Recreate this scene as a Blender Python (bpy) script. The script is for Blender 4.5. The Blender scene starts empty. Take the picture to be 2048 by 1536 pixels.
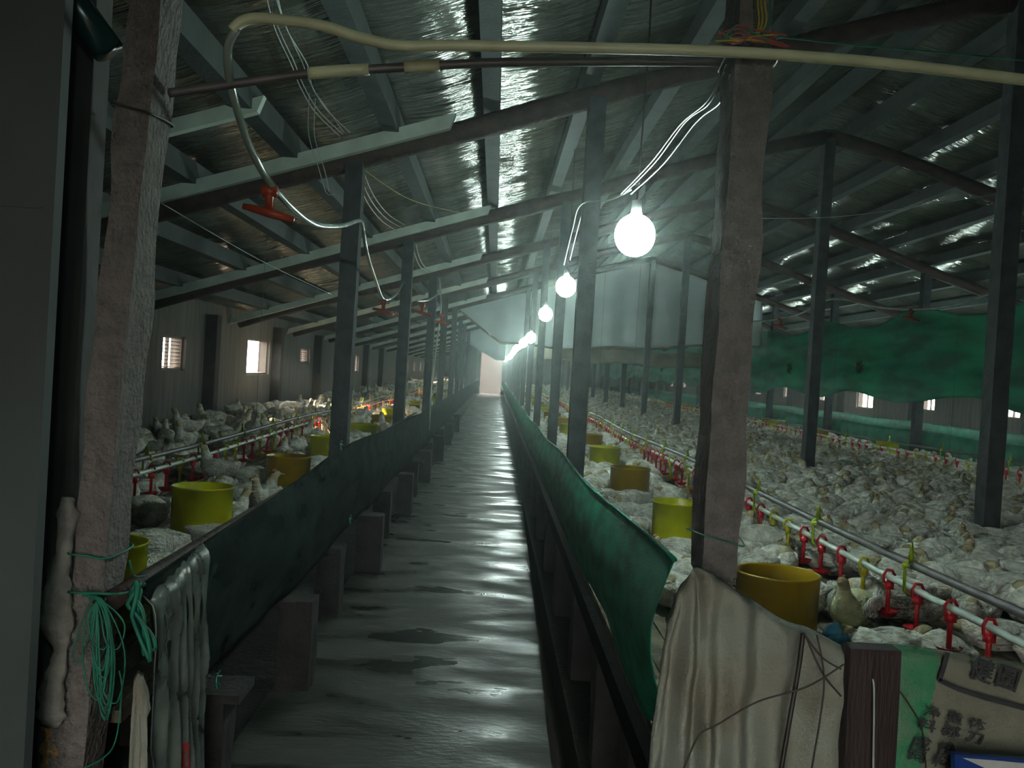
import bpy, math, random
from mathutils import Vector, Matrix, noise
import numpy as np
random.seed(7)
SC = bpy.context.scene
COL = SC.collection
E = 1.55                       # eye height above the aisle; heights below are given relative to the eye and lifted by E
FPX = 1900.0                   # focal length in pixels of the 2048 px wide frame
ROLL = math.radians(3.5)
VPX, VPY = 990.0, 740.0        # where the aisle vanishes in the frame

# ------------------------------------------------------------------ camera, world, exposure
cr, sr = math.cos(ROLL), math.sin(ROLL)
cx, cy = 1024 - VPX, 768 - VPY
F = Vector((cx * cr + cy * sr, FPX, -(-cx * sr + cy * cr))).normalized()
UP = Vector((-sr, 0, cr))
R_ = F.cross(UP).normalized()
U_ = R_.cross(F).normalized()
cam_d = bpy.data.cameras.new('camera')
cam_d.sensor_width = 36.0
cam_d.lens = 36.0 * FPX / 2048.0
cam_d.clip_start, cam_d.clip_end = 0.05, 300
cam = bpy.data.objects.new('camera', cam_d)
COL.objects.link(cam)
M = Matrix.Identity(4)
for i in range(3):
    M[i][0], M[i][1], M[i][2] = R_[i], U_[i], -F[i]
M.translation = Vector((0, 0, E))
cam.matrix_world = M
SC.camera = cam

W = bpy.data.worlds.new('overcast_daylight')
W.use_nodes = True
SC.world = W
bg = W.node_tree.nodes['Background']
bg.inputs['Color'].default_value = (1.0, 0.95, 0.88, 1)
bg.inputs['Strength'].default_value = 6.5
sun_d = bpy.data.lights.new('low_sun', 'SUN'); sun_d.energy = 42; sun_d.angle = math.radians(2); sun_d.color = (1.0, .74, .48)
sun = bpy.data.objects.new('low_sun', sun_d); COL.objects.link(sun); sun.rotation_euler = Vector((-1, .3, .4)).to_track_quat('Z', 'Y').to_euler()
SC.view_settings.view_transform = 'Standard'
SC.view_settings.look = 'None'
SC.view_settings.gamma = 1
SC.view_settings.exposure = 0.9
SC.view_settings.use_curve_mapping = False
LAMP_STRENGTH = 100.0
SC.cycles.use_denoising = True
SC.cycles.max_bounces = 6
SC.cycles.diffuse_bounces = 3
SC.cycles.glossy_bounces = 2
SC.cycles.transmission_bounces = 2
SC.cycles.transparent_max_bounces = 8
SC.cycles.caustics_reflective = False
SC.cycles.caustics_refractive = False
SC.cycles.sample_clamp_indirect = 4
SC.cycles.use_adaptive_sampling = True
SC.cycles.adaptive_threshold = 0.04
SC.cycles.volume_bounces = 0

def at(u, v, Y):
    """the place at depth Y that the frame shows at pixel (u, v)"""
    du, dv = u - VPX, v - VPY
    return Vector(((du * cr + dv * sr) / FPX * Y, Y, E - (-du * sr + dv * cr) / FPX * Y))

# ------------------------------------------------------------------ materials
MATS = {}
def mat(name, col, rough=0.6, var=0.15, scale=6.0, bump=0.0, bscale=30.0, stretch=(1, 1, 1), metal=0.0, spec=0.5,
        col2=None, alpha=1.0, transl=0.0, emit=None, coord='Object', objvar=0.0, detail=4.0, sheen=0.0, rvar=0.0):
    m = bpy.data.materials.new(name)
    m.use_nodes = True
    nt = m.node_tree; N = nt.nodes; L = nt.links
    b = N['Principled BSDF']
    b.inputs['Roughness'].default_value = rough
    b.inputs['Metallic'].default_value = metal
    b.inputs['Specular IOR Level'].default_value = spec
    if sheen: b.inputs['Sheen Weight'].default_value = sheen
    tc = N.new('ShaderNodeTexCoord')
    mp = N.new('ShaderNodeMapping'); mp.inputs['Scale'].default_value = stretch
    L.new(tc.outputs[coord], mp.inputs['Vector'])
    ns = N.new('ShaderNodeTexNoise'); ns.inputs['Scale'].default_value = scale; ns.inputs['Detail'].default_value = detail
    L.new(mp.outputs[0], ns.inputs['Vector'])
    rp = N.new('ShaderNodeValToRGB')
    c2 = col2 if col2 else tuple(c * (1 - var * 2) for c in col)
    rp.color_ramp.elements[0].position = 0.35; rp.color_ramp.elements[0].color = (*c2, 1)
    rp.color_ramp.elements[1].position = 0.62; rp.color_ramp.elements[1].color = (*col, 1)
    L.new(ns.outputs['Fac'], rp.inputs['Fac'])
    out = rp.outputs['Color']
    if objvar:
        oi = N.new('ShaderNodeObjectInfo')
        hs = N.new('ShaderNodeHueSaturation')
        mr = N.new('ShaderNodeMapRange'); mr.inputs['To Min'].default_value = 1 - objvar; mr.inputs['To Max'].default_value = 1 + objvar * .5
        L.new(oi.outputs['Random'], mr.inputs['Value']); L.new(mr.outputs[0], hs.inputs['Value']); L.new(out, hs.inputs['Color'])
        out = hs.outputs['Color']
    L.new(out, b.inputs['Base Color'])
    if rvar:
        mr2 = N.new('ShaderNodeMapRange'); mr2.inputs['From Min'].default_value = .33; mr2.inputs['From Max'].default_value = .60
        mr2.inputs['To Min'].default_value = max(0.02, rough - rvar); mr2.inputs['To Max'].default_value = rough
        L.new(ns.outputs['Fac'], mr2.inputs['Value']); L.new(mr2.outputs[0], b.inputs['Roughness'])
    if bump:
        n2 = N.new('ShaderNodeTexNoise'); n2.inputs['Scale'].default_value = bscale; n2.inputs['Detail'].default_value = 4
        L.new(mp.outputs[0], n2.inputs['Vector'])
        bp = N.new('ShaderNodeBump'); bp.inputs['Strength'].default_value = bump; bp.inputs['Distance'].default_value = 0.02
        L.new(n2.outputs['Fac'], bp.inputs['Height']); L.new(bp.outputs[0], b.inputs['Normal'])
    if emit:
        b.inputs['Emission Color'].default_value = (*emit[0], 1); b.inputs['Emission Strength'].default_value = emit[1]
    surf = b.outputs[0]
    if transl:
        tr = N.new('ShaderNodeBsdfTranslucent'); L.new(out, tr.inputs['Color'])
        mx = N.new('ShaderNodeMixShader'); mx.inputs[0].default_value = transl
        L.new(surf, mx.inputs[1]); L.new(tr.outputs[0], mx.inputs[2]); surf = mx.outputs[0]
    if alpha < 1:
        tp = N.new('ShaderNodeBsdfTransparent')
        mx = N.new('ShaderNodeMixShader'); mx.inputs[0].default_value = alpha
        L.new(tp.outputs[0], mx.inputs[1]); L.new(surf, mx.inputs[2]); surf = mx.outputs[0]
    L.new(surf, N['Material Output'].inputs['Surface'])
    MATS[name] = m
    return m

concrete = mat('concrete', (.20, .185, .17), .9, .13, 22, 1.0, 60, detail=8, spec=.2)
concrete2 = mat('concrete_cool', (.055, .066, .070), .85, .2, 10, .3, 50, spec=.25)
wallm = mat('render_wall', (.14, .135, .125), .85, .2, 3, .3, 30, stretch=(1, 4, .4))
wall_l = mat('wall_panel', (.065, .083, .079), .8, .12, 2, .1, 20)
wall_d = mat('wall_dark', (.065, .065, .06), .85, .2, 4, .2, 20)
floorm = mat('wet_concrete', (.052, .053, .045), .72, .2, 2.4, .25, 26, col2=(.020, .022, .020), rvar=.56, spec=.4, stretch=(.7, 1.5, 1), detail=4.5)
dirtm = mat('litter_ground', (.018, .016, .013), .9, .3, 5, .6, 30)
slatm = mat('slatted_platform', (.20, .17, .11), .8, .3, 7, .5, 40)
beamm = mat('platform_beam', (.008, .008, .007), .95, .2, 6, .3, 30, spec=.05)
logm = mat('dark_log', (.055, .032, .026), .75, .25, 9, .5, 30, stretch=(1, 1, 1))
palem = mat('pale_batten', (.55, .66, .58), .5, .12, 5)
purlm = mat('purlin_grey', (.055, .072, .070), .75, .15, 5, .2, 40)
galv = mat('galvanised_pipe', (.15, .14, .145), .45, .15, 12, metal=.3)
pvc = mat('cream_pvc', (.80, .87, .56), .4, .08, 8)
pvcw = mat('white_pvc', (.55, .66, .60), .3, .08, 8, spec=.7)
hosem = mat('clear_hose', (.42, .52, .46), .15, .1, 10, spec=1.0, transl=.3)
redp = mat('red_plastic', (.72, .025, .04), .3, .1, 10, spec=.6, transl=.15)
yelp = mat('yellow_plastic', (.70, .62, .03), .3, .1, 10, spec=.6, transl=.2)
limep = mat('lime_plastic', (.50, .68, .03), .3, .1, 10, spec=.6, transl=.3)
orap = mat('orange_plastic', (.42, .055, .015), .4, .1, 10, transl=.2)
feed_lit = mat('feeder_lit', (.66, .66, .01), .28, .08, 5, spec=.6, transl=.35)  # yellow feeder plastic in its lit tone, the light put into the colour
feed_dim = mat('feeder_dim', (.50, .34, .01), .28, .12, 4, spec=.6, transl=.3)  # same yellow plastic, browner where light passes through, put into its colour
feedfill = mat('feed_grain', (.40, .25, .09), .9, .2, 60, .5, 90)
henm = mat('white_feathers', (.86, .87, .79), .85, .12, 17, 1.0, 55, col2=(.42, .39, .28), objvar=.22, sheen=.3)
wingm = mat('wing_feathers', (.76, .76, .69), .85, .1, 30, 1.0, 60, stretch=(3, .6, 1), col2=(.52, .51, .42), objvar=.15, sheen=.3)
yhead = mat('yellow_down', (.58, .60, .36), .9, .1, 20, .5, 50)
headm = mat('head_down', (.50, .44, .26), .9, .2, 20, .5, 50)
combm = mat('pink_comb', (.50, .16, .13), .6)
beakm = mat('beak_horn', (.62, .45, .18), .5)
legm = mat('leg_skin', (.62, .48, .22), .6)
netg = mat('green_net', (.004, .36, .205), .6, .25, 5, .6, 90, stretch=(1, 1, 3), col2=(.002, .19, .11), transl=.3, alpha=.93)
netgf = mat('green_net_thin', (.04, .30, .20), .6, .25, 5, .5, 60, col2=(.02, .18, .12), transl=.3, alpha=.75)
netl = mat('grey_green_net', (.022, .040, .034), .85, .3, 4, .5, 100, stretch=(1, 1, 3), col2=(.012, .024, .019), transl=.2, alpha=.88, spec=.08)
tarpg = mat('green_tarp', (.010, .32, .20), .5, .25, 1.4, .5, 5, stretch=(1, .8, 3), col2=(.004, .15, .09), transl=.45)
tarpd = mat('tarp_tie', (.01, .03, .025), .8)
tarpb = mat('beige_tarp', (.30, .27, .20), .7, .2, 2, transl=.3)
sheetw = mat('milky_sheet', (.72, .80, .80), .5, .15, .8, .3, 3, col2=(.55, .63, .64), transl=.5)
sackm = mat('woven_sack', (.27, .30, .25), .75, .12, 4, .35, 160, stretch=(1, 1, 1), col2=(.24, .22, .17))
sackp = mat('printed_sack', (.21, .22, .16), .7, .12, 5, .3, 160)
sackg = mat('sack_green', (.03, .25, .11), .7, .3, 12, .3, 160, col2=(.12, .26, .15))
inkm = mat('dark_ink', (.04, .045, .05), .8, .2, 40)
redink = mat('red_ink', (.35, .03, .04), .8, .2, 40)
plasm = mat('clear_plastic', (.30, .36, .32), .22, .3, 8, .9, 16, col2=(.14, .17, .15), spec=.9, transl=.35, alpha=.72)
plasw = mat('crumpled_plastic', (.56, .56, .50), .35, .2, 14, 1.0, 30, spec=.7, transl=.3, alpha=.85)
woodm = mat('brown_timber', (.032, .017, .017), .7, .25, 4, .3, 20, stretch=(6, 6, .7))
twineg = mat('green_twine', (.007, .20, .125), .6, .2, 20)
wirem = mat('dark_wire', (.03, .025, .02), .5)
wirew = mat('pale_wire', (.42, .50, .48), .3, spec=.9)
wirer = mat('red_wire', (.50, .08, .07), .5)
wirey = mat('yellow_wire', (.55, .50, .05), .5)
teal = mat('dark_green_pipe', (.01, .06, .055), .25, spec=.8)
bluem = mat('blue_cloth', (.015, .11, .16), .8, .3, 20, .5, 40)
bluep = mat('blue_plastic', (.015, .06, .30), .4)
whitep = mat('white_label', (.60, .64, .62), .5)
framem = mat('window_timber', (.16, .14, .12), .7)
socketm = mat('socket_plastic', (.5, .5, .48), .4)
brickm = mat('brick_pier', (.032, .03, .03), .9, .25, 8, .4, 40)
outm = mat('outside_ground', (.085, .07, .06), .9, .1, 1, coord='Object')
outw = mat('outside_wall', (.07, .058, .05), .9, .1, 1)
bulbm = bpy.data.materials.new('lit_bulb'); bulbm.use_nodes = True
_nt = bulbm.node_tree; _nt.nodes.clear()
_e = _nt.nodes.new('ShaderNodeEmission'); _o = _nt.nodes.new('ShaderNodeOutputMaterial')
_e.inputs[0].default_value = (.78, 1.0, .92, 1); _e.inputs[1].default_value = LAMP_STRENGTH
_nt.links.new(_e.outputs[0], _o.inputs[0])

# roof film: wrinkled shiny plastic sheeting
film = bpy.data.materials.new('roof_film'); film.use_nodes = True
nt = film.node_tree; N = nt.nodes; L = nt.links; b = N['Principled BSDF']
tc = N.new('ShaderNodeTexCoord'); mp = N.new('ShaderNodeMapping'); mp.inputs['Scale'].default_value = (1.3, 10, 1)
L.new(tc.outputs['Object'], mp.inputs[0])
n1 = N.new('ShaderNodeTexNoise'); n1.inputs['Scale'].default_value = 1.6; n1.inputs['Detail'].default_value = 3.5; n1.inputs['Distortion'].default_value = .3
L.new(mp.outputs[0], n1.inputs[0])
bp = N.new('ShaderNodeBump'); bp.inputs['Strength'].default_value = 1.0; bp.inputs['Distance'].default_value = .045
L.new(n1.outputs[0], bp.inputs['Height']); L.new(bp.outputs[0], b.inputs['Normal'])
n2 = N.new('ShaderNodeTexNoise'); n2.inputs['Scale'].default_value = .9; L.new(tc.outputs['Object'], n2.inputs[0])
rp = N.new('ShaderNodeValToRGB'); rp.color_ramp.elements[0].color = (.13, .125, .085, 1); rp.color_ramp.elements[1].color = (.32, .36, .32, 1)
rp.color_ramp.elements[0].position = .35; rp.color_ramp.elements[1].position = .65
L.new(n2.outputs[0], rp.inputs[0]); L.new(rp.outputs[0], b.inputs['Base Color'])
b.inputs['Roughness'].default_value = .13; b.inputs['Metallic'].default_value = .75; b.inputs['Specular IOR Level'].default_value = .9

# ------------------------------------------------------------------ mesh helpers
class MB:
    def __init__(s): s.v = []; s.f = []; s.mi = []; s.cur = 0
    def add(s, vs, fs):
        o = len(s.v); s.v += [tuple(p) for p in vs]; s.f += [tuple(i + o for i in f) for f in fs]; s.mi += [s.cur] * len(fs); return s
    def box(s, a, b):
        x0, y0, z0 = a; x1, y1, z1 = b
        return s.add([(x0, y0, z0), (x1, y0, z0), (x1, y1, z0), (x0, y1, z0), (x0, y0, z1), (x1, y0, z1), (x1, y1, z1), (x0, y1, z1)],
                     [(0, 3, 2, 1), (4, 5, 6, 7), (0, 1, 5, 4), (1, 2, 6, 5), (2, 3, 7, 6), (3, 0, 4, 7)])
    def loft(s, rings, cap=True, closed=True):
        n = len(rings[0]); vs = [p for r in rings for p in r]; fs = []
        for i in range(len(rings) - 1):
            for j in range(n if closed else n - 1):
                k = (j + 1) % n
                fs.append((i * n + j, i * n + k, (i + 1) * n + k, (i + 1) * n + j))
        if cap and closed:
            fs.append(tuple(range(n - 1, -1, -1))); fs.append(tuple((len(rings) - 1) * n + j for j in range(n)))
        return s.add(vs, fs)
    def tube(s, pts, r, n=8, flat=None):
        pts = [Vector(p) for p in pts]; rings = []; ref = None
        for i, p in enumerate(pts):
            t = (pts[min(i + 1, len(pts) - 1)] - pts[max(i - 1, 0)]).normalized()
            if ref is None:
                ref = Vector((0, 0, 1)) if abs(t.z) < .9 else Vector((1, 0, 0))
            a = (ref - t * ref.dot(t)).normalized(); ref = a; c = t.cross(a)
            rr = r[i] if isinstance(r, (list, tuple)) else r
            rings.append([p + (a * math.cos(q) + c * math.sin(q)) * rr for q in [2 * math.pi * j / n for j in range(n)]])
        return s.loft(rings)
    def lathe(s, prof, c=(0, 0, 0), n=24, cap=False):
        c = Vector(c)
        rings = [[c + Vector((r * math.cos(2 * math.pi * j / n), r * math.sin(2 * math.pi * j / n), z)) for j in range(n)] for r, z in prof]
        return s.loft(rings, cap=cap)
    def sphere(s, c, r, n=12, m=8, sc=(1, 1, 1)):
        c = Vector(c); rings = []
        for i in range(m + 1):
            a = math.pi * (i + .02) / (m + .04) - math.pi / 2
            rings.append([c + Vector((math.cos(a) * math.cos(2 * math.pi * j / n) * r * sc[0], math.cos(a) * math.sin(2 * math.pi * j / n) * r * sc[1], math.sin(a) * r * sc[2])) for j in range(n)])
        return s.loft(rings)
    def grid(s, fn, nu, nv):
        vs = [fn(i / nu, j / nv) for i in range(nu + 1) for j in range(nv + 1)]
        fs = [(i * (nv + 1) + j, (i + 1) * (nv + 1) + j, (i + 1) * (nv + 1) + j + 1, i * (nv + 1) + j + 1) for i in range(nu) for j in range(nv)]
        return s.add(vs, fs)
    def mesh(s, name, mats, smooth=True):
        me = bpy.data.meshes.new(name); me.from_pydata(s.v, [], s.f)
        for m in (mats if isinstance(mats, (list, tuple)) else [mats]): me.materials.append(m)
        if any(s.mi): me.polygons.foreach_set('material_index', s.mi)
        if smooth: me.polygons.foreach_set('use_smooth', [True] * len(me.polygons))
        me.update(); return me
    def build(s, name, mats, parent=None, smooth=False):
        o = bpy.data.objects.new(name, s.mesh(name, mats, smooth)); COL.objects.link(o)
        if parent: o.parent = parent
        return o
def tag(o, label=None, cat=None, group=None, kind=None):
    if label: o['label'] = label
    if cat: o['category'] = cat
    if group: o['group'] = group
    if kind: o['kind'] = kind
    return o
def empty(name, loc, label, cat, group=None, rz=0):
    o = bpy.data.objects.new(name, None); COL.objects.link(o); o.location = loc; o.rotation_euler = (0, 0, rz); o.empty_display_size = .1
    return tag(o, label, cat, group)
def struct(o): o['kind'] = 'structure'; return o
def solid(o, t):
    m = o.modifiers.new('thickness', 'SOLIDIFY'); m.thickness = t; m.offset = 0; return o
def copy_tree(o, parent=None):
    c = o.copy(); COL.objects.link(c); c.parent = parent
    for ch in o.children: copy_tree(ch, c)
    return c
ORD = ['first', 'second', 'third', 'fourth', 'fifth', 'sixth', 'seventh', 'eighth', 'ninth', 'tenth', 'eleventh', 'twelfth', 'thirteenth', 'fourteenth', 'fifteenth', 'sixteenth',
       'seventeenth', 'eighteenth', 'nineteenth', 'twentieth', 'twenty-first', 'twenty-second', 'twenty-third', 'twenty-fourth', 'twenty-fifth', 'twenty-sixth', 'twenty-seventh', 'twenty-eighth', 'twenty-ninth', 'thirtieth']
def smooth_path(pts, k=6):
    pts = [Vector(p) for p in pts]; out = []
    for i in range(len(pts) - 1):
        p0, p1, p2, p3 = pts[max(i - 1, 0)], pts[i], pts[i + 1], pts[min(i + 2, len(pts) - 1)]
        for j in range(k):
            t = j / k
            out.append(.5 * ((2 * p1) + (p2 - p0) * t + (2 * p0 - 5 * p1 + 4 * p2 - p3) * t * t + (3 * p1 - p0 - 3 * p2 + p3) * t ** 3))
    out.append(pts[-1]); return out
def px_path(l, k=6): return smooth_path([at(*p) for p in l], k)
def roofz(x): return E + 2.93 - .324 * abs(x - 3.5)       # top of the rafters

# ------------------------------------------------------------------ setting
XL, XR, Y0, Y1 = -3.95, 10.95, -2.0, 61.0
BAY = 3.85
YB = [2.52 + 0.0] + [6.5 + BAY * k for k in range(14)]     # post and rafter stations
PZ = E - 1.0                                               # platform top
struct(MB().loft([[(-.95, y, -.1), (x, y, -.1), (x, y, 0), (-.95, y, 0)] for y, x in ((Y0, .30), (4, .32), (8, .38), (12, .42), (Y1, .44))]).build('floor', floorm))
o = MB()
for a, c in ((XL, -.95), (.44, 6.56), (7.9, XR)): o.box((a, Y0, -.25), (c, Y1, -.04))
struct(o.build('floor_under_platforms', dirtm)); o = bpy.data.objects['floor_under_platforms']; o.name = 'floor_2'
struct(MB().box((6.56, Y0, -.1), (7.9, Y1, 0)).build('floor_3', floorm))
struct(MB().box((-60, -30, -.4), (80, 120, -.3)).build('ground', outm))
tag(MB().box((-12, 74, -.3), (14, 74.3, 6.5)).build('neighbouring_building', outw), 'pale outbuilding wall seen beyond the open door at the far end', 'building')

def wall_long(name, x0, x1, wins):
    m = MB(); z0, z1 = -.25, roofz(XL) + .25
    y = Y0
    for (a, c, lo, hi) in wins:
        m.box((x0, y, z0), (x1, a, z1)); m.box((x0, a, z0), (x1, c, lo)); m.box((x0, a, hi), (x1, c, z1)); y = c
    m.box((x0, y, z0), (x1, Y1, z1))
    return struct(m.build(name, wallm))
lw = [(11.35, 12.2, E - .25, E + .18), (15.2, 16.7, E - .32, E + .27), (19.3, 20.3, E - .1, E + .22)]
lw += [(26.9, 27.6, E - .3, E + .2), (38.5, 39.3, E - .3, E + .2), (42.3, 43.3, E - .3, E + .2), (46.2, 47, E - .3, E + .2), (50, 51, E - .3, E + .2), (54, 55, E - .3, E + .2)]
rw = [(12.3 + 3.85 * k - .45, 12.3 + 3.85 * k + (.8 if k == 4 else .35), E - .36 - (.1 if k == 4 else 0), E + .25) for k in range(13)]
wall_long('wall_left', XL - .2, XL, lw)
wall_long('wall_right', XR, XR + .2, rw)
wn = 0
for side, x, wins in (('left', XL - .1, lw), ('right', XR + .1, rw)):
    for k, (a, c, lo, hi) in enumerate(wins):
        wn += 1
        m = MB(); t = .03
        m.box((x - .05, a, lo), (x + .05, c, lo + t)); m.box((x - .05, a, hi - t), (x + .05, c, hi))
        m.box((x - .05, a, lo), (x + .05, a + t, hi)); m.box((x - .05, c - t, lo), (x + .05, c, hi)); 
        if not (side == 'left' and k == 1): m.box((x - .02, (a + c) / 2 - .015, lo), (x + .02, (a + c) / 2 + .015, hi))
        if side == 'left' and k in (0, 2):
            q = lo + .04
            while q < hi: m.box((x - .03, a, q), (x + .03, c, q + .008)); q += .045
        struct(m.build('window_%d' % wn, framem))
# gable ends: a far one with an open doorway, a near one with the entrance behind the camera
def gable(name, y0, y1, dx0, dx1, dz):
    m = MB(); n = 30
    for i in range(n):
        a = XL - .2 + (XR - XL + .4) * i / n; c = XL - .2 + (XR - XL + .4) * (i + 1) / n
        zt = max(roofz(a), roofz(c)) + .12
        if c <= dx0 or a >= dx1: m.box((a, y0, -.25), (c, y1, zt))
        else:
            m.box((a, y0, dz), (c, y1, zt))
            if a < dx0: m.box((a, y0, -.25), (dx0, y1, dz))
            if c > dx1: m.box((dx1, y0, -.25), (c, y1, dz))
    return struct(m.build(name, wallm))
gable('wall_far', Y1, Y1 + .2, -.92, .44, 2.6)
gable('wall_near', Y0 - .2, Y0, -.8, .5, 2.1)
m = MB(); m.box((-.98, Y1 - .04, 0), (-.92, Y1 + .22, 2.66)); m.box((.44, Y1 - .04, 0), (.5, Y1 + .22, 2.66)); m.box((-.98, Y1 - .04, 2.6), (.5, Y1 + .22, 2.66))
struct(m.build('door_1', framem))

# ceiling film hung over the purlins, sagging and wrinkled in each bay
PX = [3.5 + .33 + .66 * k for k in range(11)] + [3.5 - .33 - .66 * k for k in range(11)]
def ceil(side):
    m = MB(); W_ = 7.6; nu, nv = 66, 560
    def fn(u, v):
        d = u * W_; x = 3.5 + side * d; y = Y0 - .2 + (Y1 - Y0 + .4) * (v ** 1.35)
        ph = ((d - .33) / .66) % 1.0
        z = E + 2.93 - .324 * d + .185 - .03 * math.sin(math.pi * ph)
        z += .018 * noise.noise(Vector((x * 1.3, y * 4, 3))) + .010 * noise.noise(Vector((x * 2.5 + 9, y * 12, 1)))
        return (x, y, z)
    m.grid(fn, nu, nv); return m.build('ceiling_' + ('right' if side > 0 else 'left'), film, smooth=True)
for s in (1, -1):
    struct(ceil(s))
m = MB()
for s in (1, -1):
    m.add([(3.5, Y0 - .3, E + 3.25), (3.5 + s * 8, Y0 - .3, E + 3.25 - 8 * .324), (3.5 + s * 8, Y1 + .3, E + 3.25 - 8 * .324), (3.5, Y1 + .3, E + 3.25)], [(0, 1, 2, 3)])
struct(solid(m.build('ceiling_outer', wall_d), .03))

# near partition at the left of the entrance
struct(MB().loft([[(x, 2.5, -.1), (x, 2.6, -.1), (x, 2.6, roofz(x) - .02), (x, 2.5, roofz(x) - .02)] for x in (XL + .01, -1.09)]).build('wall_partition', wall_d))
o = MB(); o.box((-1.5, 2.16, 0), (-1.012, 2.2, E + 1.12)); o.box((-1.5, 2.155, .35), (-1.03, 2.16, .36)); o.box((-1.5, 2.156, E + .3), (-1.04, 2.16, E + .303))
tag(o.build('door_leaf', wall_l), 'pale grey sheet door leaf standing open at the left edge', 'door')

# ------------------------------------------------------------------ platforms, beams, piers
plat = MB()
def slats(m, xa, xb, ya, yb):
    m.box((xa, ya, PZ - .045), (xb, yb, PZ - .01))
    x = xa + .02
    while x < xb - .03:
        m.box((x, ya, PZ - .01), (x + .03, yb, PZ)); x += .09
for nm, xa, xb, ya, lab in (('slatted_platform', -3.93, -.98, 2.65, 'raised slatted floor that carries the chickens left of the aisle'),
                            ('slatted_platform', .52, 6.5, 2.42, 'wide raised slatted floor that carries the flock right of the aisle'),
                            ('slatted_platform', 7.96, 10.93, 3.0, 'raised slatted floor along the far right wall')):
    m = MB(); slats(m, xa, xb, ya, 60.6); tag(m.build(nm, slatm), lab, 'platform')
for x, ya, lab in ((-.97, 2.7, 'long dark edge beam under the left platform'), (.51, 2.42, 'long dark edge beam under the right platform beside the aisle')):
    m = MB(); m.box((x - .03, ya, PZ - .13), (x + .03, 60.5, PZ - .046)); tag(m.build('edge_beam', beamm), lab, 'beam')
def rough_box(m, x, y, w, d, z0, z1, seg=10, amp=.006, lean=0):
    rings = []
    for i in range(seg + 1):
        z = z0 + (z1 - z0) * i / seg; r = []
        for a, c in ((-1, -1), (0, -1), (1, -1), (1, 0), (1, 1), (0, 1), (-1, 1), (-1, 0)):
            px, py = x + a * w / 2 + lean * (z - z0), y + c * d / 2
            e = noise.noise(Vector((px * 9, py * 9, z * 5))) * amp
            r.append((px + a * e, py + c * e, z))
        rings.append(r)
    return m.loft(rings)
piers = [3.25, 4.5, 5.8, 7.1, 8.5, 9.9, 11.3, 12.7, 14.1, 15.6, 17.2, 19, 21, 23]
for i, y in enumerate(piers):
    m = MB(); rough_box(m, -.855 if i % 2 else -.93, y, .15 if i % 3 else .19, .16, 0, PZ - .13, 6, .01)
    m.box((-.99, y - .1, PZ - .16), (-.86 if i % 3 else -.78, y + .1, PZ - .131))
    tag(m.build('support_pier', brickm), '%s squat pier from the camera, under the left platform edge' % ORD[i], 'pier', 'piers under the left platform')
for i, y in enumerate([3.0, 3.9, 5.0, 6.3, 7.7, 9.1, 10.5, 12, 13.6, 15.4]):
    m = MB(); rough_box(m, .56, y, .15, .16, -.04, PZ - .131, 6, .01)
    tag(m.build('support_pier', brickm), '%s dark pier from the camera, under the right platform edge' % ORD[i], 'pier', 'piers under the right platform')

# ------------------------------------------------------------------ posts
rows = [(-1.0, 'left of the aisle', YB, 0), (.60, 'right of the aisle', YB, 0), (3.5, 'under the roof ridge', YB[1:], 1),
        (6.4, 'in front of the second aisle', YB[2:], 2), (8.05, 'behind the second aisle', YB[3:], 3)]
for rx, rn, ys, k0 in rows:
    for i, y in enumerate(ys):
        if i > 12: break
        near = y < 3; m = MB()
        w, d = (.094, .15) if near else (.115, .14)
        x = rx + (0 if near else random.uniform(-.02, .02))
        if rx == -1.0 and near: x, w = -1.002, .082
        if rx == .6 and near: x = .612
        if rx == .6 and not near: x, w = (.585, .115) if i == 1 else (.665, .10)
        if rx == 3.5 and i == 0: x = 3.46
        if rx == -1.0 and i == 1: x = -1.03
        zb = 0 if near else PZ
        zt = roofz(x) - (.10 if not near else -.02)
        if near and rx > 0:
            rough_box(m, x, y, .082, d - .02, zb, E - .50, 14, .010); rough_box(m, x, y, w, d, E - .50, zt, 40, .012, .004)
        else:
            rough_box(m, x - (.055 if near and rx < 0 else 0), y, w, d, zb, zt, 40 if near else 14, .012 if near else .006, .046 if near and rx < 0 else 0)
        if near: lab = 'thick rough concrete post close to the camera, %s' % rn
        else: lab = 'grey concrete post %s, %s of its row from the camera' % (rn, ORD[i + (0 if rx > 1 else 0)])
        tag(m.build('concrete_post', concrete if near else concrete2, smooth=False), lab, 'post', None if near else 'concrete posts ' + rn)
m = MB(); 
for i, y in enumerate([13.05, 16.95, 20.8, 24.6, 28.5, 32.3]):
    m = MB(); m.box((XL, y - .1, PZ - .5), (XL + .16, y + .1, roofz(XL)))
    tag(m.build('wall_pier', brickm), '%s dark pier against the left wall between its windows' % ORD[i], 'pier', 'wall piers')

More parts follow.
